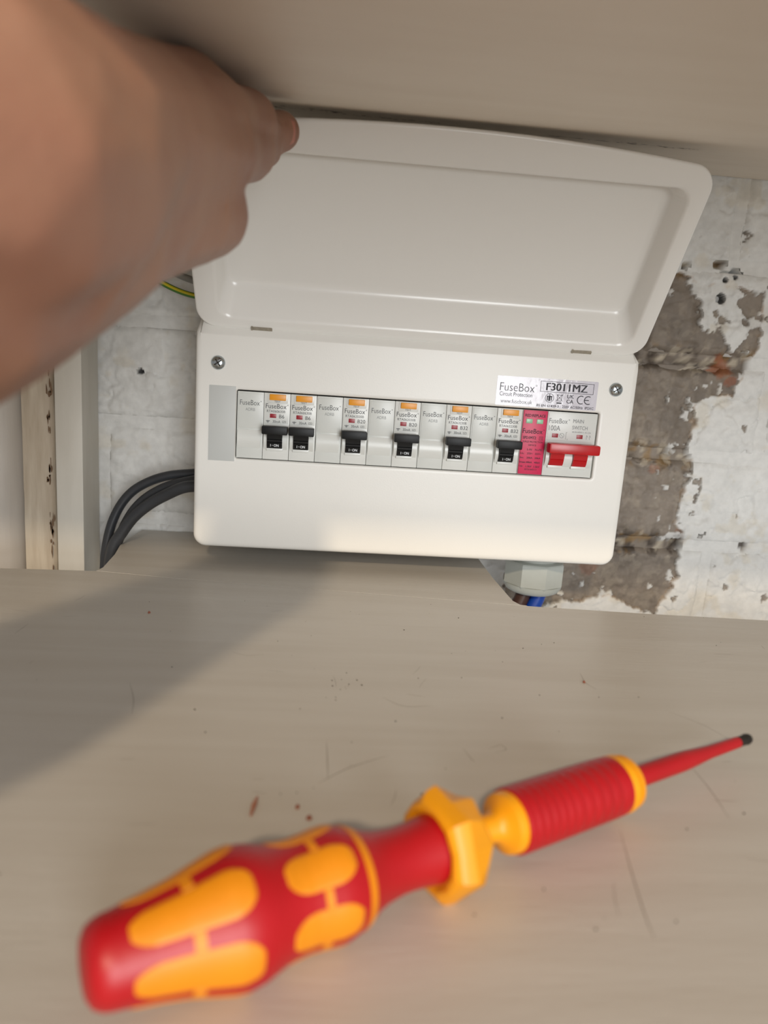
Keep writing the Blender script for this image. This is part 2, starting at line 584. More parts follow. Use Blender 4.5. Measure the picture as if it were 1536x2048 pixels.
sc_ = MB()
for pts, w in [([(170.4, -290), (166.1, -309.9), (162.5, -328.8), (161.4, -338)], .3), ([(216.2, -245.3), (215.6, -264.6), (213.3, -283)], .25),
               ([(67.2, -266.7), (79.1, -255.6), (94.9, -245.9)], .3), ([(70, -237), (70.5, -250), (70.9, -264)], .25), ([(125, -238.6), (126.7, -246.1), (128, -249.7)], .2),
               ([(134.9, -240), (141, -235.8), (142.6, -239.6), (136.5, -242.2)], .2), ([(200, -160), (199, -172), (202, -180)], .25), ([(20, -150), (28, -154), (38, -152)], .2),
               ([(95, -196), (104, -204), (118, -203)], .25), ([(228, -200), (240, -214), (247, -232)], .2), ([(-20, -190), (-14, -206), (-11, -220)], .2)]:
    strip(sc_, pts, w, -79.27)
for k in range(36):
    x, y = random.uniform(-120, 330), random.uniform(-330, -70)
    L, a = random.uniform(3, 16), random.uniform(-.3, .3) + random.choice((0, 0, 1.4))
    strip(sc_, [(x, y), (x + L / 2 * math.cos(a) + random.uniform(-.6, .6), y + L / 2 * math.sin(a)), (x + L * math.cos(a), y + L * math.sin(a))], random.uniform(.1, .18), -79.27)
o = sc_.build('scratches', M['scratch'], None, world=True)
tag(o, 'fine dark scratches scored across the lower shelf paint', 'scratches', kind='stuff')
dm = MB()
for k in range(90):
    x, y = random.gauss(90, 110), random.uniform(-345, -60)
    if k < 14:
        x, y = random.gauss(74, 9), random.gauss(-190, 9)
    r = random.uniform(.18, .5)
    ring = [(x + r * random.uniform(.6, 1.2) * math.cos(a), y + r * random.uniform(.6, 1.2) * math.sin(a)) for a in [k2 * math.pi / 3 for k2 in range(6)]]
    dm.loft([[(p[0], p[1], -79.3) for p in ring], [(x + (p[0] - x) * .6, y + (p[1] - y) * .6, -79.3 + r * .6) for p in ring]])
o = dm.build('dust_specks', M['speck'], None, world=True)
tag(o, 'tiny dark specks of dust scattered on the lower shelf', 'dust', kind='stuff')

# sloping board overhead, falling towards the room
SL = 0.18


def oz(y):
    return 236.3 - SL * (WALL_Y - y)


us = empty('overhead_board', V(100, -140, oz(-140)))
tag(us, 'sloping grey-beige painted board overhead, just above the open lid', 'board')
ub = MB()
ub.loft([[(x, y + d_ * .17, oz(y) + d_) for x, y in rrect(-640, 700, -380, 100, 1.5, 3, 3)] for d_ in (0, 18)])
o = ub.build('painted_panel', M['shelf_up'], us, sharp=30)
o.data.transform(Matrix.Translation(V(0, 0, 0) - us.location))
sm = MB()
for k in range(120):
    if k < 34:
        x, y = random.uniform(20, 62), -57 + random.gauss(0, 2.2)
    elif k < 60:
        x, y = random.uniform(62, 125), -53 + random.gauss(0, 2.2)
    else:
        x, y = 185 + 95 * random.random(), -43 + random.gauss(0, 1.5)
    L, w = random.uniform(1.2, 6), random.uniform(.2, .8)
    ring = []
    for q in range(10):
        a = q * math.pi / 5
        yy = y + w * math.sin(a) * random.uniform(.4, 1.2)
        ring.append((x + L / 2 * math.cos(a) * random.uniform(.6, 1.1), yy, oz(yy) - .04))
    sm.add(ring, [tuple(range(10))])
o = sm.build('scuff_marks', M['scuff'], us, loc=(0, 0, 0))
o.data.transform(Matrix.Translation(V(0, 0, 0) - us.location))
tag(o, kind='stuff')

# vertical timbers at the left
p3 = MB()
p3.box(-143.2, -123.0, 60, 99, -300, 226.5, 1.2)
o = p3.build('trim_1', M['wood_white'], None, world=True)
tag(o, 'smooth white vertical batten nearest the brick wall', kind='structure')
p2 = MB()
rows = []
for k in range(60):
    z = -300 + 526 * k / 59
    j = lambda s, a: a * (fbm(np.array([z]), np.array([s * 31.0]), 16, s)[0] - .5)
    rows.append([(-168.5, 99, z), (-168.5, 63 + j(1, 1.2), z), (-160, 62.4 + j(2, 1.2), z), (-150, 62.6 + j(3, 1.5), z), (-147.2 + j(4, 1.8), 63.5 + j(5, 2), z), (-145.6 + j(6, 1.2), 66, z), (-145.6, 99, z)])
p2.loft(rows)
o = p2.build('trim_2', M['wood_worn'], None, world=True, sharp=50)
tag(o, 'worn cream vertical board with chipped brown edge', kind='structure')
pc = MB()
for k in range(46):
    z = random.uniform(-110, 100)
    x = -147.6 + random.gauss(0, 1.0)
    hh, ww = random.uniform(1.0, 7), random.uniform(.3, 1.1)
    pc.add([(x + ww * math.cos(a) * random.uniform(.5, 1.1), 61.2, z + hh * math.sin(a) * random.uniform(.5, 1.1)) for a in [q * math.pi / 4 for q in range(8)]], [tuple(range(8))])
oc = pc.build('paint_chips', M['chip'], o, world=True)
tag(oc, kind='stuff')
p1 = MB()
prof = [(-235, 99)] + [(-169 - 22 + 21.5 * math.cos(math.radians(a)), 74 - 21.5 * math.sin(math.radians(a))) for a in range(0, 91, 10)] + [(-215, 56), (-235, 60)]
p1.loft([[(x, y, z) for x, y in prof] for z in (-300, 225)])
o = p1.build('trim_3', M['wood_grey'], None, world=True)
tag(o, 'rounded grey-white vertical moulding at the far left', kind='structure')

# ------------------------------------------------------------------ consumer unit
cu = empty('consumer_unit', V(124.4, 50, -64.5))


def cu_rel(o):
    o.data.transform(Matrix.Translation(V(0, 0, 0) - cu.location))
    return o


X0, X1, ZB, ZT = -28.5, 277.3, -64.5, 120.0


def outl(ins, y, r=9):
    return [(x, max(y, min(1.7 * (z - 82.5), 36) + y) if y < 50 else y, z) for x, z in rrect(X0 + ins, X1 - ins, ZB + ins, ZT - ins, max(r - ins, 1), edge=30)]


cv = MB()
hole = lambda g, y: [(x, y, z) for x, z in rrect(-0.6 - g, 252.8 + g, -0.5 - g, 46.6 + g, 1.6 + g, edge=30)]
cv.loft([outl(0, 99), outl(0, 4.0), outl(.25, 2.4), outl(.9, 1.1), outl(1.9, .3), outl(3.2, 0), [(x, 0, min(z, 82.5)) for x, y, z in outl(3.2, 0)], [(x, 0, min(z, 81.5)) for x, y, z in outl(4.4, 0)], hole(2.4, 0), hole(1.0, 0), hole(.25, .3), hole(0, 1.0), hole(0, 4.0)], True, False)
o = cu_rel(cv.build('enclosure', M['steel_white'], cu, sharp=60, world=False))
o.data.transform(Matrix.Translation((0, 0, 0)))
bp = MB()
bp.box(-18.8, -0.9, -0.35, 0.2, -2.6, 48.6, .12)
cu_rel(bp.build('blanking_plate', M['blank_grey'], cu))

# the open lid, leaning out towards the room
LH = Vector((0, -1.0, 95.0))
LD = Vector((0, -0.58766517, 0.80910422))
LN = Vector((0, -0.80910422, -0.58766517))


def lidp(x, v, off):
    p = LH + LD * v + LN * off
    return (x, p.y, p.z)


def lo(ins, off):
    return [lidp(x, v, off) for x, v in rrect(-28.3 + ins, 279.2 - ins, -10.4 + ins, 119.6 - ins, max(14 - ins, 1), bulge=8.6)]


def li(x0, x1, v0, v1, r, off):
    return [lidp(x, v, off) for x, v in rrect(x0, x1, v0, v1, r)]


lid = MB()
loops = [lo(.8, -4), lo(.1, -3), lo(0, -1.6), lo(.35, -.6), lo(1.0, -.12), lo(1.8, 0),
         li(-15.5, 269.5, -3.4, 109, 11, 0), li(-14.2, 268.4, -2.2, 107.6, 10, -.5), li(-13.2, 267.5, -.8, 106.6, 9.5, -1.8),
         li(-10.2, 263.6, 11.3, 103, 8, -14.8), li(-9.2, 262.6, 13.2, 102, 7.4, -16.8), li(-7.4, 260.8, 15.6, 100.2, 6.4, -17.8), li(-4.5, 258, 18.6, 97.4, 5, -18.1)]
lid.loft(loops, False, True)
lo_ = cu_rel(lid.build('lid', M['lid_white'], cu, sharp=70))
sol = lo_.modifiers.new('sheet', 'SOLIDIFY')
sol.thickness = 0.0012
sol.offset = -1.0


def cu_child(mb, name, m, parent, **k):
    o = mb.build(name, m, parent, **k)
    cu_rel(o)
    return o


for xc in (15.0, 236.0):
    hc = MB()
    hc.loft([[lidp(xc + x, v, o_) for x, v in rrect(-6.6, 6.6, -10.9, -7.6, .6, 3, 3)] for o_ in (-1.0, .7)])
    hc.loft([[lidp(xc + x, v, o_) for x, v in rrect(-6.6, 6.6, -11.2, -10.2, .3, 3, 3)] for o_ in (-3.0, .9)])
    hc.loft([[lidp(xc + x, v, o_) for x, v in rrect(-7.6, -6.4, -10.6, -7.2, .3, 3, 3)] for o_ in (-.6, 1.1)])
    tag(cu_child(hc, 'hinge_clip', M['nickel'], lo_), 'bright metal hinge clip')

# cover screws: domed pan head with a cross recess
for xs in (-13.2, 262.0):
    s_ = MB()
    rings = []
    for y, r in ((0.2, 4.7), (-.7, 4.75), (-1.5, 4.3), (-2.1, 3.5), (-2.5, 2.4), (-2.65, 1.2), (-2.68, .3)):
        rings.append([(xs + r * math.cos(a), y, 63.6 + r * math.sin(a)) for a in [2 * math.pi * k / 24 for k in range(24)]])
    s_.loft(rings)
    sc = cu_child(s_, 'cover_screw', M['zinc'], cu)
    c_ = MB()
    for a in (.6, .6 + math.pi / 2):
        d, n = Vector((math.cos(a), math.sin(a))), Vector((-math.sin(a), math.cos(a)))
        c_.add([(xs + d.x * p + n.x * q, y, 63.6 + d.y * p + n.y * q) for p, q, y in
                ((-2.7, -.5, -2.45), (2.7, -.5, -2.45), (2.7, .5, -2.45), (-2.7, .5, -2.45), (-2.3, -.3, -2.78), (2.3, -.3, -2.78), (2.3, .3, -2.78), (-2.3, .3, -2.78))],
               [(0, 1, 5, 4), (1, 2, 6, 5), (2, 3, 7, 6), (3, 0, 4, 7), (4, 5, 6, 7)])
    cu_child(c_, 'cross_recess', M['tip'], sc, smooth=False)

# rating sticker
st = MB()
st.loft([[(x, y, z) for x, z in rrect(177.4, 249.2, 47.9, 68.0, .8, 4, 4)] for y in (.05, -.12)])
sto = cu_child(st, 'rating_label', M['sticker'], cu)
t = TX()
t.text('FuseBox', 179.8, 204.2, 57.9, 63.4, -.2, -.012)
t.arc(205.3, 62.6, .45, .2, y=-.2, n=10)
t.text('Circuit Protection', 179.9, 203.0, 54.4, 57.2, -.2)
t.text('www.fusebox.uk', 181, 203.4, 49.6, 52.4, -.2, -.01)
cu_child(t, 'lettering', M['ink'], sto, smooth=False)
t = TX()
t.frame(208.2, 246.2, 58.9, 66.2, .28, -.2)
for q in (0, .22, .44):
    t.text('F3011MZ', 212.2 + q, 241.4 + q, 60.0, 65.2, -.2 - q * .02)
t.arc(215.4, 54.9, 3.0, .32, y=-.2)                      # round gate mark
t.rect(213.6, 214.3, 53.0, 56.3, -.2); t.rect(214.7, 216.0, 52.8, 56.0, -.2); t.rect(216.4, 217.1, 53.0, 56.3, -.2)
t.rect(213.4, 217.3, 55.6, 56.2, -.2); t.line((215.35, 56), (215.35, 57.5), .45, -.2)
t.line((220.6, 57.3), (221.3, 53.2), .25, -.2); t.line((224.4, 57.3), (223.7, 53.2), .25, -.2)      # crossed bin
t.line((220.4, 57.3), (224.6, 57.3), .3, -.2); t.line((221.2, 53.2), (223.8, 53.2), .25, -.2)
t.line((220.2, 53.0), (224.8, 57.9), .22, -.2); t.line((224.8, 53.0), (220.2, 57.9), .22, -.2)
t.rect(220.7, 224.3, 51.3, 52.1, -.2)
t.text('UK', 227.9, 232.7, 55.3, 57.9, -.2, .015); t.text('CA', 227.7, 232.7, 51.9, 54.6, -.2, .015)
t.arc(238.0, 54.8, 2.7, .6, 60, 300, -.2); t.arc(243.1, 54.8, 2.7, .6, 60, 300, -.2); t.rect(240.6, 243.6, 54.5, 55.1, -.2)
t.text('BS EN 61439-3', 206.8, 222.6, 48.5, 50.2, -.2, .012)
t.text('230V AC/50Hz  IP2XC', 225.0, 247.6, 48.5, 50.3, -.2, .012)
cu_child(t, 'lettering', M['ink_dark'], sto, smooth=False)
for ob in [o for o in bpy.data.objects if o.parent == cu]:
    pass
tag(cu, 'white metal consumer unit on the wall with its lid held open', 'fuse box')


# ------------------------------------------------------------------ modules on the rail
YF = 1.0     # module faces sit a little behind the cover


def arcprof(z0, z1, h, n=10, back=2.0):
    """(y, z) profile bulging towards the room by h between z0 and z1"""
    p = [(back, z0)]
    for k in range(n + 1):
        t_ = k / n
        p.append((-h * math.sin(math.pi * (0.12 + .76 * t_)) + h * math.sin(math.pi * .12) - .3, z0 + (z1 - z0) * t_))
    p.append((back, z1))
    return p


def housing(mb, w):
    mb.box(0.12, w - .12, 0, 50, 0.1, 45.7, .35)


def copy_tree(o, parent=None):
    c = o.copy()
    COL.objects.link(c)
    c.parent = parent
    for ch in list(o.children):
        copy_tree(ch, c)
    return c


def lettering(parent, build, m, name='lettering'):
    t_ = TX()
    build(t_)
    return t_.build(name, m, parent, smooth=False)


def make_blank():
    r = empty('blank_module')
    h = MB(); housing(h, 18)
    h.build('housing', M['abs'], r)
    b = MB(); b.extrude_x(arcprof(7.4, 19.8, 2.6), .7, 16.6)
    b.build('dummy_toggle', M['abs_white'], r, sharp=50)
    f = MB(); f.box(1.0, 17.2, -.35, .3, 21, 44.6, .25)
    f.build('face_plate', M['abs'], r)

    def tx(t_):
        t_.text('FuseBox', 1.9, 15.2, 36.6, 40.0, -.42, -.006)
        t_.arc(16.1, 39.5, .3, .16, y=-.42, n=8)
    lettering(r, tx, M['ink'])
    lettering(r, lambda t_: t_.text('ADRB', 5.8, 12.2, 32.8, 34.8, -.42, -.01), M['ink_light'])
    return r


def make_rcbo(code, amp, model):
    r = empty('circuit_breaker')
    h = MB(); housing(h, 18)
    h.box(.6, 17.2, -.4, .3, 25.2, 39.0, .2)
    h.box(2.6, 16.2, -.5, .3, 39.3, 45.4, .2)
    h.build('housing', M['abs_white'], r)
    b = MB(); b.box(3.9, 14.9, -1.9, .2, 41.0, 45.0, .35)
    b.build('test_button', M['orange'], r)
    w = MB(); w.box(4.4, 8.7, -.62, .2, 28.9, 31.7, .15)
    w.build('indicator_window', M['red_ind'], r)
    ck = MB()
    ck.extrude_x(arcprof(7.2, 20.5, 4.2), .8, 3.1)
    ck.extrude_x(arcprof(7.2, 20.5, 4.2), 13.6, 16.8)
    ck.box(2.8, 14.0, -1.6, .3, 6.3, 8.3, .3)
    ck.build('toggle_guard', M['abs_white'], r, sharp=50)
    tg = MB()
    pr = [(2, 8.2), (-2.2, 8.2), (-3.7, 9.6), (-4.5, 12.4), (-4.2, 12.6), (-4.7, 12.9), (-4.9, 14.3), (-4.5, 14.5), (-5.0, 14.8), (-5.4, 17), (-6, 19), (-6, 22), (2, 22)]
    tg.extrude_x(pr, 3.3, 13.4)
    tg.box(.1, 17.3, -11.5, -4.0, 18.4, 24.0, .8)
    tgo = tg.build('toggle', M['black'], r, sharp=30)
    lettering(tgo, lambda t_: (t_.rect(5.7, 6.0, 9.6, 11.3, -4.55), t_.rect(6.7, 7.5, 10.4, 10.65, -4.55), t_.text('ON', 8.0, 11.4, 9.6, 11.4, -4.55, .02)), M['ink_white'])

    def tx(t_):
        t_.text('FuseBox', 1.4, 15.5, 35.3, 38.5, -.48, 0)
        t_.arc(16.3, 38.0, .32, .18, y=-.48, n=8)
        t_.text(model, 2.2, 14.8, 32.6, 34.3, -.48)
        t_.text(amp, 10.7, 10.7 + 1.75 * len(amp), 28.9, 31.4, -.48)
        t_.text('30mA', 6.4, 11.6, 25.6, 27.4, -.48)
        t_.text('TEST', 7.0, 11.2, 39.5, 40.7, -.56)
        t_.rect(1.8, 4.5, 26.6, 27.0, -.48); t_.rect(2.2, 3.9, 25.9, 26.2, -.48); t_.line((3.1, 25.2), (3.1, 27.3), .2, -.48)
        t_.frame(12.9, 15.4, 25.9, 27.2, .18, -.48); t_.line((14.0, 26), (14.4, 27.2), .18, -.48)
    lettering(r, tx, M['ink'])
    return r


def place(o, k, label, cat, group=None):
    o.location = V(18 * k, YF, 0)
    tag(o, label, cat, group)


blank0 = make_blank()
bl = {0: 'blank module at the left end of the row of breakers',
      3: 'blank module just right of the two adjoining black-toggled breakers',
      5: 'blank module in the middle of the five blanks',
      7: 'blank module second from the right among the five blanks',
      9: 'rightmost blank module, left of the last black-toggled breaker'}
for i, k in enumerate(bl):
    place(blank0 if i == 0 else copy_tree(blank0), k, 'light grey ' + bl[k], 'blank module', 'blank modules in the fuse box')
brk = {1: ('B6', 'RTA060630B', 'leftmost black-toggled circuit breaker, marked B6 beside the end blank'),
       2: ('B6', 'RTA060630B', 'second black-toggled circuit breaker, marked B6 with a blank on its right'),
       4: ('B20', 'RTA062030B', 'black-toggled circuit breaker marked B20, third from the left'),
       6: ('B20', 'RTA062030B', 'black-toggled circuit breaker marked B20, fourth from the left'),
       8: ('B32', 'RTA063230B', 'black-toggled circuit breaker marked B32 between two blank modules'),
       10: ('B32', 'RTA063230B', 'black-toggled circuit breaker marked B32 beside the magenta surge module')}
proto = {}
for k, (amp, model, lab) in brk.items():
    if amp not in proto:
        proto[amp] = make_rcbo(amp, amp, model)
        o = proto[amp]
    else:
        o = copy_tree(proto[amp])
    place(o, k, lab, 'circuit breaker', 'circuit breakers in the fuse box')

spd = empty('surge_protector')
h = MB(); housing(h, 18)
h.build('housing', M['abs'], spd)
f = MB(); f.box(.5, 17.6, -1.2, .3, .4, 45.6, .4)
f.build('cartridge', M['pink'], spd)
for x in (2.6, 10.2):
    w = MB(); w.box(x, x + 4.6, -1.5, -.8, 36.4, 39.6, .35)
    w.build('indicator_window', M['green_ind'], spd)


def tx(t_):
    y = -1.3
    t_.text('RED:REPLACE', 1.6, 16.2, 41.0, 43.0, y, .02)
    t_.text('FuseBox', 1.0, 15.2, 29.4, 32.8, y, .008)
    t_.arc(16.1, 32.2, .32, .2, y=y, n=8)
    [t_.text('SPD1MT2', 1.4 + q, 10.8 + q, 25.4, 27.4, y - q * .05) for q in (0, .15)]
    t_.frame(13.2, 15.8, 25.0, 27.6, .2, y); t_.text('T2', 13.6, 15.3, 25.6, 27.0, y)
    t_.text('SURGE PROTECTION', 1.6, 16.0, 22.9, 24.2, y, .01)
    t_.text('DEVICE', 6.0, 11.6, 20.6, 21.8, y, .01)
    t_.text('L-N', 5.4, 8.8, 17.4, 18.8, y, .01); t_.text('N-PE', 11.2, 16.0, 17.4, 18.8, y, .01)
    for z, a, b, c in ((15.2, 'Uc:', '275V~', '255V~'), (12.2, 'In:', '20kA', '20kA'), (9.0, 'Imax:', '40kA', '40kA'), (6.0, 'Up:', '1.5kV', '1.5kV')):
        t_.text(a, .9, .9 + .9 * len(a), z - .65, z + .65, y, .02)
        t_.text(b, 5.6, 9.9, z - .65, z + .65, y, .02); t_.text(c, 11.4, 15.7, z - .65, z + .65, y, .02)
    t_.text('IEC61643-11', 5.0, 13.6, 3.3, 4.5, y, .01)


lettering(spd, tx, M['ink_plum'])
place(spd, 11, 'magenta surge protection module with two pale green windows', 'surge protector')

ms = empty('main_switch')
h = MB(); housing(h, 36)
h.box(.8, 35.2, -.35, .3, 25.2, 45.0, .25)
h.build('housing', M['abs'], ms)
ck = MB()
for a, b in ((.9, 3.6), (13.4, 20.4), (30.8, 34.4)):
    ck.extrude_x(arcprof(7.0, 20.0, 4.4), a, b)
for a in (3.3, 20.2):
    ck.box(a, a + 10.8, -1.6, .3, 5.9, 8.0, .3)
ck.build('toggle_guard', M['abs_white'], ms, sharp=50)
bar = MB()
bar.box(-.2, 36.2, -13.5, -5.0, 17.4, 24.6, 1.6)
pr = [(2, 8), (-2.4, 8), (-3.8, 9.6), (-4.7, 12.2), (-4.4, 12.5), (-4.9, 12.8), (-5.2, 14.2), (-5.8, 17), (-6.4, 19), (-6.4, 22), (2, 22)]
for a in (3.7, 20.5):
    bar.extrude_x(pr, a, a + 9.9)
bar.build('toggle', M['red_sw'], ms, sharp=30)
for x in (4.4, 22.2):
    w = MB(); w.box(x, x + 4.4, -.6, .2, 27.6, 30.4, .15)
    w.build('indicator_window', M['red_ind'], ms)


def tx(t_):
    y = -.44
    t_.text('FuseBox', 1.4, 14.6, 37.6, 41.0, y, 0)
    t_.arc(15.6, 40.4, .34, .2, y=y, n=8)
    t_.text('100A', 1.6, 9.8, 32.4, 36.0, y)
    t_.text('MAIN', 18.6, 26.2, 38.6, 41.2, y); t_.text('SWITCH', 18.4, 29.4, 34.0, 36.6, y)
    t_.text('BS EN 60947-3  AC-22A', 18.8, 32.2, 31.7, 32.7, y)
    t_.arc(11.4, 29.2, 1.6, .22, y=y); t_.line((10.4, 30.2), (12.4, 28.2), .2, y); t_.line((14.4, 26.6), (14.4, 31.6), .2, y)
    t_.line((14.4, 31.6), (15.2, 31.6), .2, y); t_.line((15.6, 26.2), (15.6, 27.2), .2, y)
    t_.line((29.4, 27.4), (29.4, 30.4), .2, y); t_.line((31.6, 27.4), (31.6, 30.4), .2, y); t_.line((29.4, 30.4), (30.4, 29.0), .2, y); t_.line((31.6, 30.4), (32.4, 29.0), .2, y)


lettering(ms, tx, M['ink_light'])
place(ms, 12, 'double-width main switch with a wide red toggle bar', 'main switch')

# ------------------------------------------------------------------ cables and gland
for pts, r, lab in [
    ([(-27, 58, -20), (-40, 60, -22.5), (-58, 62, -25.5), (-74, 64, -31.5), (-88, 65, -41), (-98, 64, -55), (-104.5, 62, -74), (-107.5, 60, -100), (-108.5, 60, -150), (-108.5, 60, -260)], 3.6, 'outermost of the three dark grey cables looping down left of the fuse box'),
    ([(-27, 50, -24), (-42, 52, -27.5), (-58, 55, -33), (-73, 58, -42), (-84, 60, -53), (-92, 60, -67), (-98, 58, -84), (-101, 56, -104), (-101.5, 56, -150), (-101.5, 56, -260)], 3.8, 'middle of the three dark grey cables looping down left of the fuse box'),
    ([(-27, 38, -28), (-42, 40, -30), (-56, 44, -37), (-70, 47, -46), (-82, 48, -57), (-91, 48, -70), (-97.4, 47.5, -82), (-100, 47, -104), (-100, 47, -150), (-100, 47, -260)], 4.4, 'innermost and thickest dark grey cable looping down left of the fuse box')]:
    c = MB(); c.tube(catmull(pts, 8), r, 16)
    o = c.build('cable', M['cable'], None, world=True)
    tag(o, lab, 'cable', 'dark cables beside the fuse box')
ew = [(-112, 72, 137), (-88, 70, 129), (-74, 69, 122), (-63, 69, 116.5), (-53, 69, 112.8), (-43, 69, 110.6), (-27, 69, 109)]
e0 = empty('earth_wire', V(-60, 69, 109))
c = MB(); c.tube(catmull(ew, 8), 2.1, 12)
o = c.build('insulation', M['earth_green'], e0)
o.data.transform(Matrix.Translation(V(0, 0, 0) - e0.location))
c = MB(); c.tube([Vector(p) + Vector((0, -1.1, .35)) for p in catmull(ew, 8)], 1.25, 10)
o = c.build('stripe', M['earth_yellow'], e0)
o.data.transform(Matrix.Translation(V(0, 0, 0) - e0.location))
tag(e0, 'green and yellow earth wire running behind the lid under the hand', 'wire')
for pts, r, lab in [([(-112, 80, 150), (-84, 80, 139), (-60, 79, 127), (-42, 78, 121.5), (-27, 78, 119)], 2.6, 'lower pale grey cable just above the earth wire'),
                    ([(-112, 82, 166), (-84, 82, 155), (-60, 81, 141), (-42, 80, 133), (-27, 80, 129)], 3.2, 'upper pale grey cable above the earth wire')]:
    c = MB(); c.tube(catmull(pts, 8), r, 12)
    o = c.build('cable', M['cable_grey'], None, world=True)
    tag(o, lab, 'cable', 'pale cables behind the lid')

gl = empty('cable_gland', V(233, 50, -110))


def cyl(cx, cy, segs, levels, rot=0.0):
    return [[(cx + r * math.cos(2 * math.pi * k / segs + rot), cy + r * math.sin(2 * math.pi * k / segs + rot), z) for k in range(segs)] for z, r in levels]


def gl_part(mb, name, sharp=30):
    o = mb.build(name, M['gland'], gl, sharp=sharp)
    o.data.transform(Matrix.Translation(V(0, 0, 0) - gl.location))


g = MB(); g.loft(cyl(233, 50, 32, [(-64.6, 21), (-69, 21), (-69.6, 20.4), (-70, 18), (-75, 18), (-75, 17)]))
gl_part(g, 'collar')
g = MB()
rot = math.radians(8)
g.loft(cyl(233, 50, 8, [(-74, 20), (-75, 23.5), (-76, 24.4), (-93, 24.4), (-95, 23.0)], rot))
gl_part(g, 'hexagonal_nut', 20)
g = MB(); g.loft(cyl(233, 50, 40, [(-93.5, 23.4), (-96, 23), (-99, 21), (-100.6, 18), (-101, 14), (-100, 12)]))
gl_part(g, 'dome')
tag(gl, 'grey nylon cable gland under the right end of the fuse box', 'cable gland')
for x, m, lab in ((226.5, 'cable_brown', 'brown supply cable coming out of the grey gland'), (239, 'cable_blue', 'blue supply cable coming out of the grey gland')):
    c = MB(); c.tube(catmull([(x, 47, -99.5), (x - 2, 46, -107), (x - 6, 45, -116), (x - 13, 43, -132), (x - 22, 42, -160), (x - 26, 42, -230)], 6), 6.0, 18)
    o = c.build('supply_cable', M[m], None, world=True)
    tag(o, lab, 'cable')

# ------------------------------------------------------------------ screwdriver
DB = Vector((20.174, -364.590, -62.973))
DD = Vector((0.87846725, 0.47737912, -0.02011132)).normalized()
CAMP = Vector((65.84, -503.72, 70.28))
mid = DB + DD * 40
dv = CAMP - mid
DU = (dv - DD * dv.dot(DD)).normalized()          # towards the viewer side
DW = DD.cross(DU)
if DW.z < 0:
    DW = -DW                                       # towards the upper side
sd = empty('screwdriver', V(*(DB + DD * 40 + Vector((0, 0, -15.5)))))


def dp(s, r, a):
    """point on the tool: s along the axis, radius r, angle a (0 faces the room, + upwards)"""
    a = math.radians(a)
    return DB + DD * s + (DU * math.cos(a) + DW * math.sin(a)) * r


def sd_part(mb, name, m, parent=None, sharp=40):
    o = mb.build(name, M[m], parent or sd, sharp=sharp)
    o.data.transform(Matrix.Translation(V(0, 0, 0) - sd.location))
    return o


def lathe(prof, n=48, a0=0):
    return [[dp(s, r, a0 + 360 * k / n) for k in range(n)] for s, r in prof]


HP = [(-3.0, .2), (-2.9, 3.4), (-2.5, 6.2), (-1.4, 8.2), (.3, 9.3), (2, 9.8), (3.5, 10.0), (6.7, 10.5), (12, 11.4), (18, 12.6), (24, 14.4), (29, 15.8), (32.5, 16.2), (36, 15.8), (39, 14.9), (42, 14.1), (45, 13.6),
      (48.5, 13.4), (52, 13.7), (56, 14.2), (59, 14.3), (62, 13.6), (64, 12.9), (66.5, 11.9), (69.5, 10.4), (73, 9.4), (78, 8.7), (82, 8.6), (86, 8.9), (90, 9.5), (94, 10.1), (95, 10.1), (95.2, 4)]


def hr(s):
    return float(np.interp(s, [p[0] for p in HP], [p[1] for p in HP]))


prof = []
for i in range(len(HP) - 1):
    prof.append(HP[i])
h = MB(); h.loft(lathe(HP, 64))
hd = sd_part(h, 'handle', 'drv_red', sharp=60)


def patch(s0, s1, ac, hw, lift=.22, cap=True):
    """raised inlay with rounded ends on the handle"""
    ns, na = 30, 13
    mb = MB()
    vs, fs = [], []
    rr = min((s1 - s0) / 2, 7.0)
    for i in range(ns + 1):
        s = s0 + (s1 - s0) * i / ns
        e = min(s - s0, s1 - s)
        k = 1.0
        if cap and e < rr:
            k = math.sqrt(max(0.02, 1 - (1 - e / rr) ** 2))
        for j in range(na + 1):
            u = -1 + 2 * j / na
            edge = (abs(u) > .99) or i in (0, ns)
            vs.append(dp(s, hr(s) + (-.3 if edge else lift), ac + hw * k * u))
    for i in range(ns):
        for j in range(na):
            a = i * (na + 1) + j
            fs.append((a, a + 1, a + na + 2, a + na + 1))
    return mb.add(vs, fs)


for k in range(6):
    ang = 20 - 61 + 60 * k
    sd_part(patch(5.5, 34.0, ang, 23.5), 'grip_inlay', 'drv_yellow', hd)
    sd_part(patch(41.5, 61.2, ang - 2, 23), 'grip_inlay', 'drv_yellow', hd)
    sd_part(patch(18.5, 21.2, ang + 30, 10, .2, False), 'inlay_link', 'drv_yellow', hd)
    sd_part(patch(50.6, 52.8, ang + 28, 10, .2, False), 'inlay_link', 'drv_yellow', hd)
g = MB(); g.loft(lathe([(63.2, 12.6), (63.3, 13.4), (64.4, 13.1), (65.5, 12.6), (65.6, 11.5)], 64))
sd_part(g, 'ring', 'drv_yellow')
g = MB()
rings = []
for s, r, a0, fl in [(91.4, 10.4, 12, 0), (90.2, 11.6, 12, 0), (90.4, 13.0, 12, .2), (91.6, 14.8, 12, .6), (93.0, 15.8, 12, .9), (96.0, 16.5, 12, 1)]:
    rings.append([dp(s, r * (1 if q % 2 == 0 else (1 - fl * .134 + (1 - fl) * 0)), a0 + 30 * q) for q in range(12)])
r2 = [(103.0, 13.8, 1), (104.2, 12.8, 1), (104.8, 10, .5), (104.8, 4, 0)]
for s, r, fl in r2:
    rings.append([dp(s, r * (1 if q % 2 == 1 else (1 - fl * .134)), 12 + 30 * q) for q in range(12)])
g.loft(rings)
sd_part(g, 'anti_roll_guard', 'drv_yellow2', sharp=14)
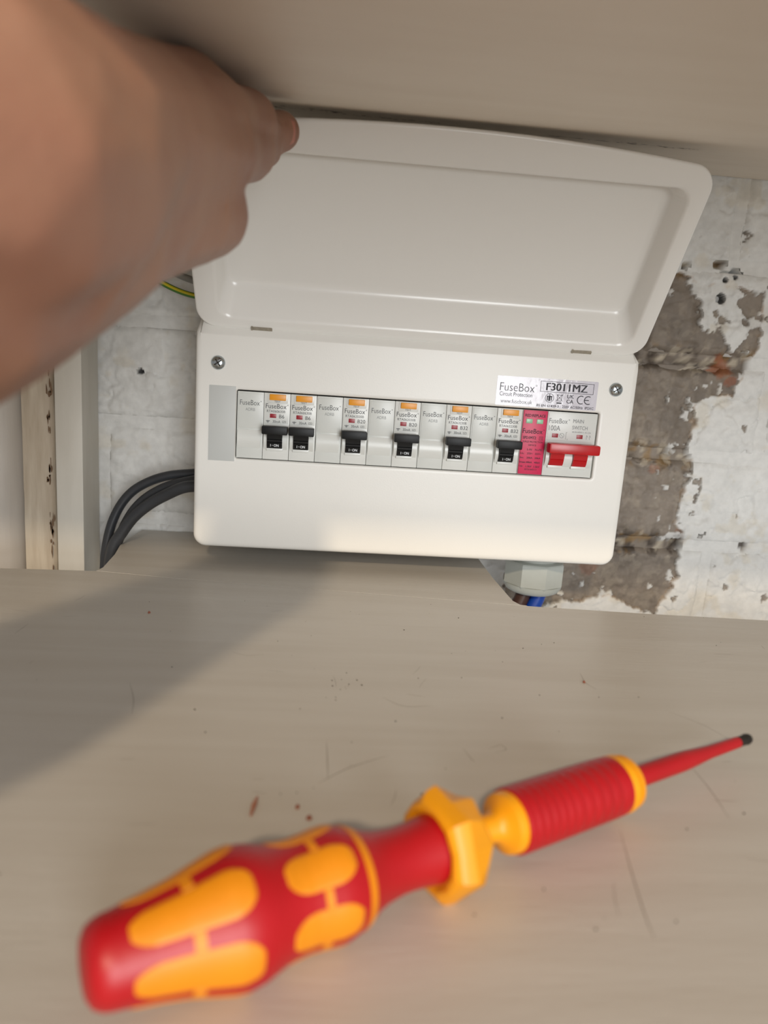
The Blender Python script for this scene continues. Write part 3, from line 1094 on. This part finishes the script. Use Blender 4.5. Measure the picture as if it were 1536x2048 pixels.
g = MB(); g.loft(lathe([(103, 4.2), (114.0, 4.2), (115.4, 5.0), (116.6, 6.6), (117.4, 8.0), (118.0, 8.9), (119.6, 9.3), (121.6, 9.3), (121.8, 6)]))
sd_part(g, 'coupling', 'drv_yellow2')
pf = [(121.0, 9.0), (121.2, 9.9), (121.9, 10.1)]
s = 123.0
while s < 166:
    pf += [(s, 10.15), (s + .5, 9.92), (s + 1.0, 9.92), (s + 1.5, 10.15)]
    s += 3.4 if s < 140 else 4.4
pf += [(168.2, 10.0), (168.6, 9.6), (168.7, 6)]
g = MB(); g.loft(lathe([(a, b * (1.0 if a < 140 else 1.0 - .0006 * (a - 140))) for a, b in pf]))
sd_part(g, 'sleeve', 'drv_red', sharp=30)
g = MB(); g.loft(lathe([(168.0, 7), (168.3, 9.6), (169.2, 9.9), (171.6, 9.8), (171.9, 8.4), (172.6, 8.4), (172.9, 9.4), (174.6, 9.2), (175.2, 8.0), (175.3, 3)]))
sd_part(g, 'collar', 'drv_yellow2')
g = MB(); g.loft(lathe([(174.5, 3.7), (206, 3.55), (210, 3.4), (224, 2.45), (242.6, 2.2), (242.7, 1.5)], 32))
sd_part(g, 'insulated_shaft', 'drv_red')
g = MB(); g.loft(lathe([(242, 2.0), (247.5, 2.05), (248.6, 2.3), (250.4, 1.9), (250.6, .7), (252.6, .4), (252.7, .1)], 16))
sd_part(g, 'tip', 'tip')
tag(sd, 'red and yellow insulated screwdriver lying on the lower shelf', 'screwdriver')

# little offcuts in front of the tool
c = MB(); c.tube([(45.6, -287, -78.7), (46.1, -281.5, -78.4), (46.7, -276.4, -78.7)], [.35, .85, .3], 8)
o = c.build('wire_offcut', M['copper'], None, world=True)
tag(o, 'thin copper-coloured sliver on the shelf behind the screwdriver handle', 'offcut')
for (x, y, rr, lab) in ((60.7, -281.3, .8, 'smaller left reddish crumb on the shelf behind the handle'), (64.9, -287.2, .95, 'right reddish crumb on the shelf nearest the handle'),
                        (198.2, -172, .8, 'dark crumb on the shelf in front of the gland'), (-34, -98.5, .8, 'brown crumb on the shelf below the left cables')):
    c = MB()
    rn = [[(x + q * rr * random.uniform(.6, 1.1) * math.cos(a), y + q * rr * random.uniform(.9, 1.6) * math.sin(a), z) for a in [k * math.pi / 3.5 for k in range(7)]] for z, q in ((-79.3, 1), (-78.9, 1.1), (-78.3, .5))]
    c.loft(rn)
    o = c.build('crumb', M['crumb'], None, smooth=False, world=True)
    tag(o, lab, 'crumb', 'crumbs on the shelf')

# ------------------------------------------------------------------ the arm and hand that hold the lid
J = {'idxM': (17.2, -212.0, 142.2, 16.0), 'idxP': (20.3, -150.0, 159.8, 14.5), 'idxD': (23.0, -110.0, 172.0, 11.0), 'idxT': (22.9, -89.0, 177.6, 9.0),
     'midM': (13.6, -208.0, 154.9, 16.5), 'midP': (20.0, -147.0, 172.0, 14.5), 'midD': (22.6, -109.0, 180.0, 10.6), 'midT': (30.4, -90.0, 185.4, 10.6),
     'rinM': (3.7, -200.0, 164.3, 16.5), 'rinP': (8.8, -140.0, 179.0, 12.5), 'rinT': (8.1, -88.0, 191.6, 9.0),
     'litM': (-7.4, -192.0, 165.9, 15.0), 'litP': (-2.9, -135.0, 181.0, 11.5), 'litT': (-7.8, -86.0, 192.1, 8.5),
     'thC': (0.9, -268.0, 107.9, 21.0), 'thM': (14.4, -212.0, 120.6, 16.5), 'thI': (8.2, -155.0, 134.5, 13.0), 'thT': (0.7, -98.0, 146.6, 10.0),
     'wr': (-0.6, -302.0, 120.6, 27.5), 'wr2': (-5.9, -302.0, 99.9, 27.5), 'fa': (-4.5, -335.0, 107.5, 34.0), 'fb': (-16.1, -335.0, 91.0, 34.0),
     'fa2': (-9.0, -360.0, 101.4, 36.0), 'fb2': (-20.5, -360.0, 84.8, 36.0), 'e1': (-66, -432, 84, 40.0), 'e2': (-66, -432, 66, 40.0), 'el': (-150, -530, 50, 43.0), 'ua': (-215, -660, 90, 48.0)}
segs = [('idxM', 'idxP'), ('idxP', 'idxD'), ('idxD', 'idxT'), ('midM', 'midP'), ('midP', 'midD'), ('midD', 'midT'), ('rinM', 'rinP'), ('rinP', 'rinT'), ('litM', 'litP'), ('litP', 'litT'),
        ('thC', 'thM'), ('thM', 'thI'), ('thI', 'thT'), ('wr2', 'thC'), ('wr', 'idxM'), ('wr', 'midM'), ('wr', 'rinM'), ('wr', 'litM'), ('wr2', 'idxM'), ('idxM', 'midM'), ('midM', 'rinM'), ('rinM', 'litM'), ('wr', 'wr2'),
        ('thC', 'idxM'), ('wr', 'fa'), ('wr2', 'fb'), ('fa', 'fb'), ('fa', 'fa2'), ('fb', 'fb2'), ('fa2', 'e1'), ('fb2', 'e2'), ('e1', 'el'), ('e2', 'el'), ('el', 'ua')]
bm = bmesh.new()
for a, b in segs:
    A, B = J[a], J[b]
    pa, pb = Vector(A[:3]), Vector(B[:3])
    n = max(2, int((pb - pa).length / (min(A[3], B[3]) * .22)) + 1)
    for k in range(n + 1):
        t_ = k / n
        p = pa.lerp(pb, t_)
        r = A[3] + (B[3] - A[3]) * t_
        if a[:3] in ('idx', 'mid', 'rin', 'lit', 'thM', 'thI') and a[3:] != 'T' and b[3:] != 'M':
            r *= 1 - .08 * math.sin(math.pi * t_)
        if a in ('wr', 'wr2') and b[3:] == 'M':
            r = A[3] * (1 - t_) ** 1.3 + B[3] * (1 - (1 - t_) ** 1.3)
        bmesh.ops.create_icosphere(bm, subdivisions=2, radius=r * S, matrix=Matrix.Translation(V(*p)))
me = bpy.data.meshes.new('blob')
bm.to_mesh(me)
bm.free()
tmp = bpy.data.objects.new('blob', me)
COL.objects.link(tmp)
rm = tmp.modifiers.new('r', 'REMESH')
rm.mode = 'VOXEL'
rm.voxel_size = 0.0016
sm_ = tmp.modifiers.new('s', 'SMOOTH')
sm_.factor = .5
sm_.iterations = 14
dg = bpy.context.evaluated_depsgraph_get()
dg.update()
body = bpy.data.meshes.new_from_object(tmp.evaluated_get(dg))
bpy.data.objects.remove(tmp)
# tendons, knuckle creases and soft relief
co = np.zeros(len(body.vertices) * 3)
body.vertices.foreach_get('co', co)
co = co.reshape(-1, 3)
nr = np.zeros(len(body.vertices) * 3)
body.vertices.foreach_get('normal', nr)
nr = nr.reshape(-1, 3)
mm = co / S
mm[:, 2] -= Z0


def seg_d(P, A, B):
    A, B = np.array(A[:3]), np.array(B[:3])
    ab = B - A
    t_ = np.clip(((P - A) @ ab) / (ab @ ab), 0, 1)
    return np.linalg.norm(P - (A + t_[:, None] * ab), axis=1), t_


disp = np.zeros(len(mm))
camd = np.array(CAMP)
face = (camd - mm)
face /= np.linalg.norm(face, axis=1)[:, None]
disp += .5 * (fbm(mm[:, 0] + mm[:, 1] * .7, mm[:, 2] + mm[:, 1] * .4, 14, 3, 3) - .5)
front = np.clip((nr * face).sum(1) * 1.6, 0, 1)
for a, b, h in (('wr', 'idxM', 1.0), ('wr', 'midM', 1.5), ('wr', 'rinM', 1.5), ('wr', 'litM', 1.2), ('idxM', 'idxP', .5), ('midM', 'midP', .6)):
    A, B = np.array(J[a][:3]), np.array(J[b][:3])
    # distance to the plane through the camera-side of the tendon line
    ab = B - A
    t_ = np.clip(((mm - A) @ ab) / (ab @ ab), 0, 1)
    q = A + t_[:, None] * ab
    side = np.cross(ab / np.linalg.norm(ab), face)
    side /= np.linalg.norm(side, axis=1)[:, None] + 1e-9
    lat = ((mm - q) * side).sum(1)
    disp += h * np.exp(-(lat / 3.4) ** 2) * sst(.35, .7, t_) * sst(1.0, .9, t_) * front
for k, h, w in (('idxM', 2.0, 9), ('midM', 2.4, 9), ('rinM', 2.2, 9), ('idxP', 1.4, 7), ('midP', 1.4, 7), ('thM', 1.6, 9)):
    P = np.array(J[k][:3])
    q = mm - P
    lat = np.linalg.norm(q - (q * face).sum(1)[:, None] * face, axis=1)
    disp += h * np.exp(-(lat / w) ** 2) * front * (np.linalg.norm(q, axis=1) < 30)
# the fold between thumb and forefinger
dA, tA = seg_d(mm, (20, -228, 131), (24, -168, 146))
disp -= 2.6 * np.exp(-(np.maximum(dA - 14, 0) / 3.0) ** 2) * sst(0, .2, tA) * np.exp(-(((mm[:, 2] - (131 + 15 * tA)) / 3.0) ** 2)) * front
co2 = co + nr * (disp * S)[:, None]
body.vertices.foreach_set('co', co2.ravel())
body.materials.clear()
body.materials.append(M['skin'])
pe = empty('person', V(-20, -330, 60))
arm = link('arm', body, pe, True, sharp=180)
arm.data.transform(Matrix.Translation(-pe.location))
# fingernail on the finger pressing the rim
nc = Vector((31.2, -92.2, 186.6))
ax1 = (Vector(J['midT'][:3]) - Vector(J['midD'][:3])).normalized()
nn = Vector((0.50, -0.83, -0.22)).normalized()
ax2 = nn.cross(ax1).normalized()
ax1 = ax2.cross(nn).normalized()
nb = Vector((30.2, -90.4, 185.3))
nm = MB()
vs, fs = [], []
for i in range(9):
    for j in range(9):
        u, v = -1 + i / 4, -1 + j / 4
        k = 1 - .25 * abs(u) ** 3
        a = v * k * .62
        vs.append(nb + ax1 * (u * 4.8) + nn * (10.5 * math.cos(a) - 1.4 * u * u) + ax2 * (10.5 * math.sin(a)))
for i in range(8):
    for j in range(8):
        q = i * 9 + j
        fs.append((q, q + 1, q + 10, q + 9))
nm.add(vs, fs)
o = nm.build('fingernail', M['nail'], arm)
o.data.transform(Matrix.Translation(V(0, 0, 0) - pe.location))
so = o.modifiers.new('t', 'SOLIDIFY')
so.thickness = .0005
tag(pe, 'bare left forearm and hand holding the white lid open', 'person')
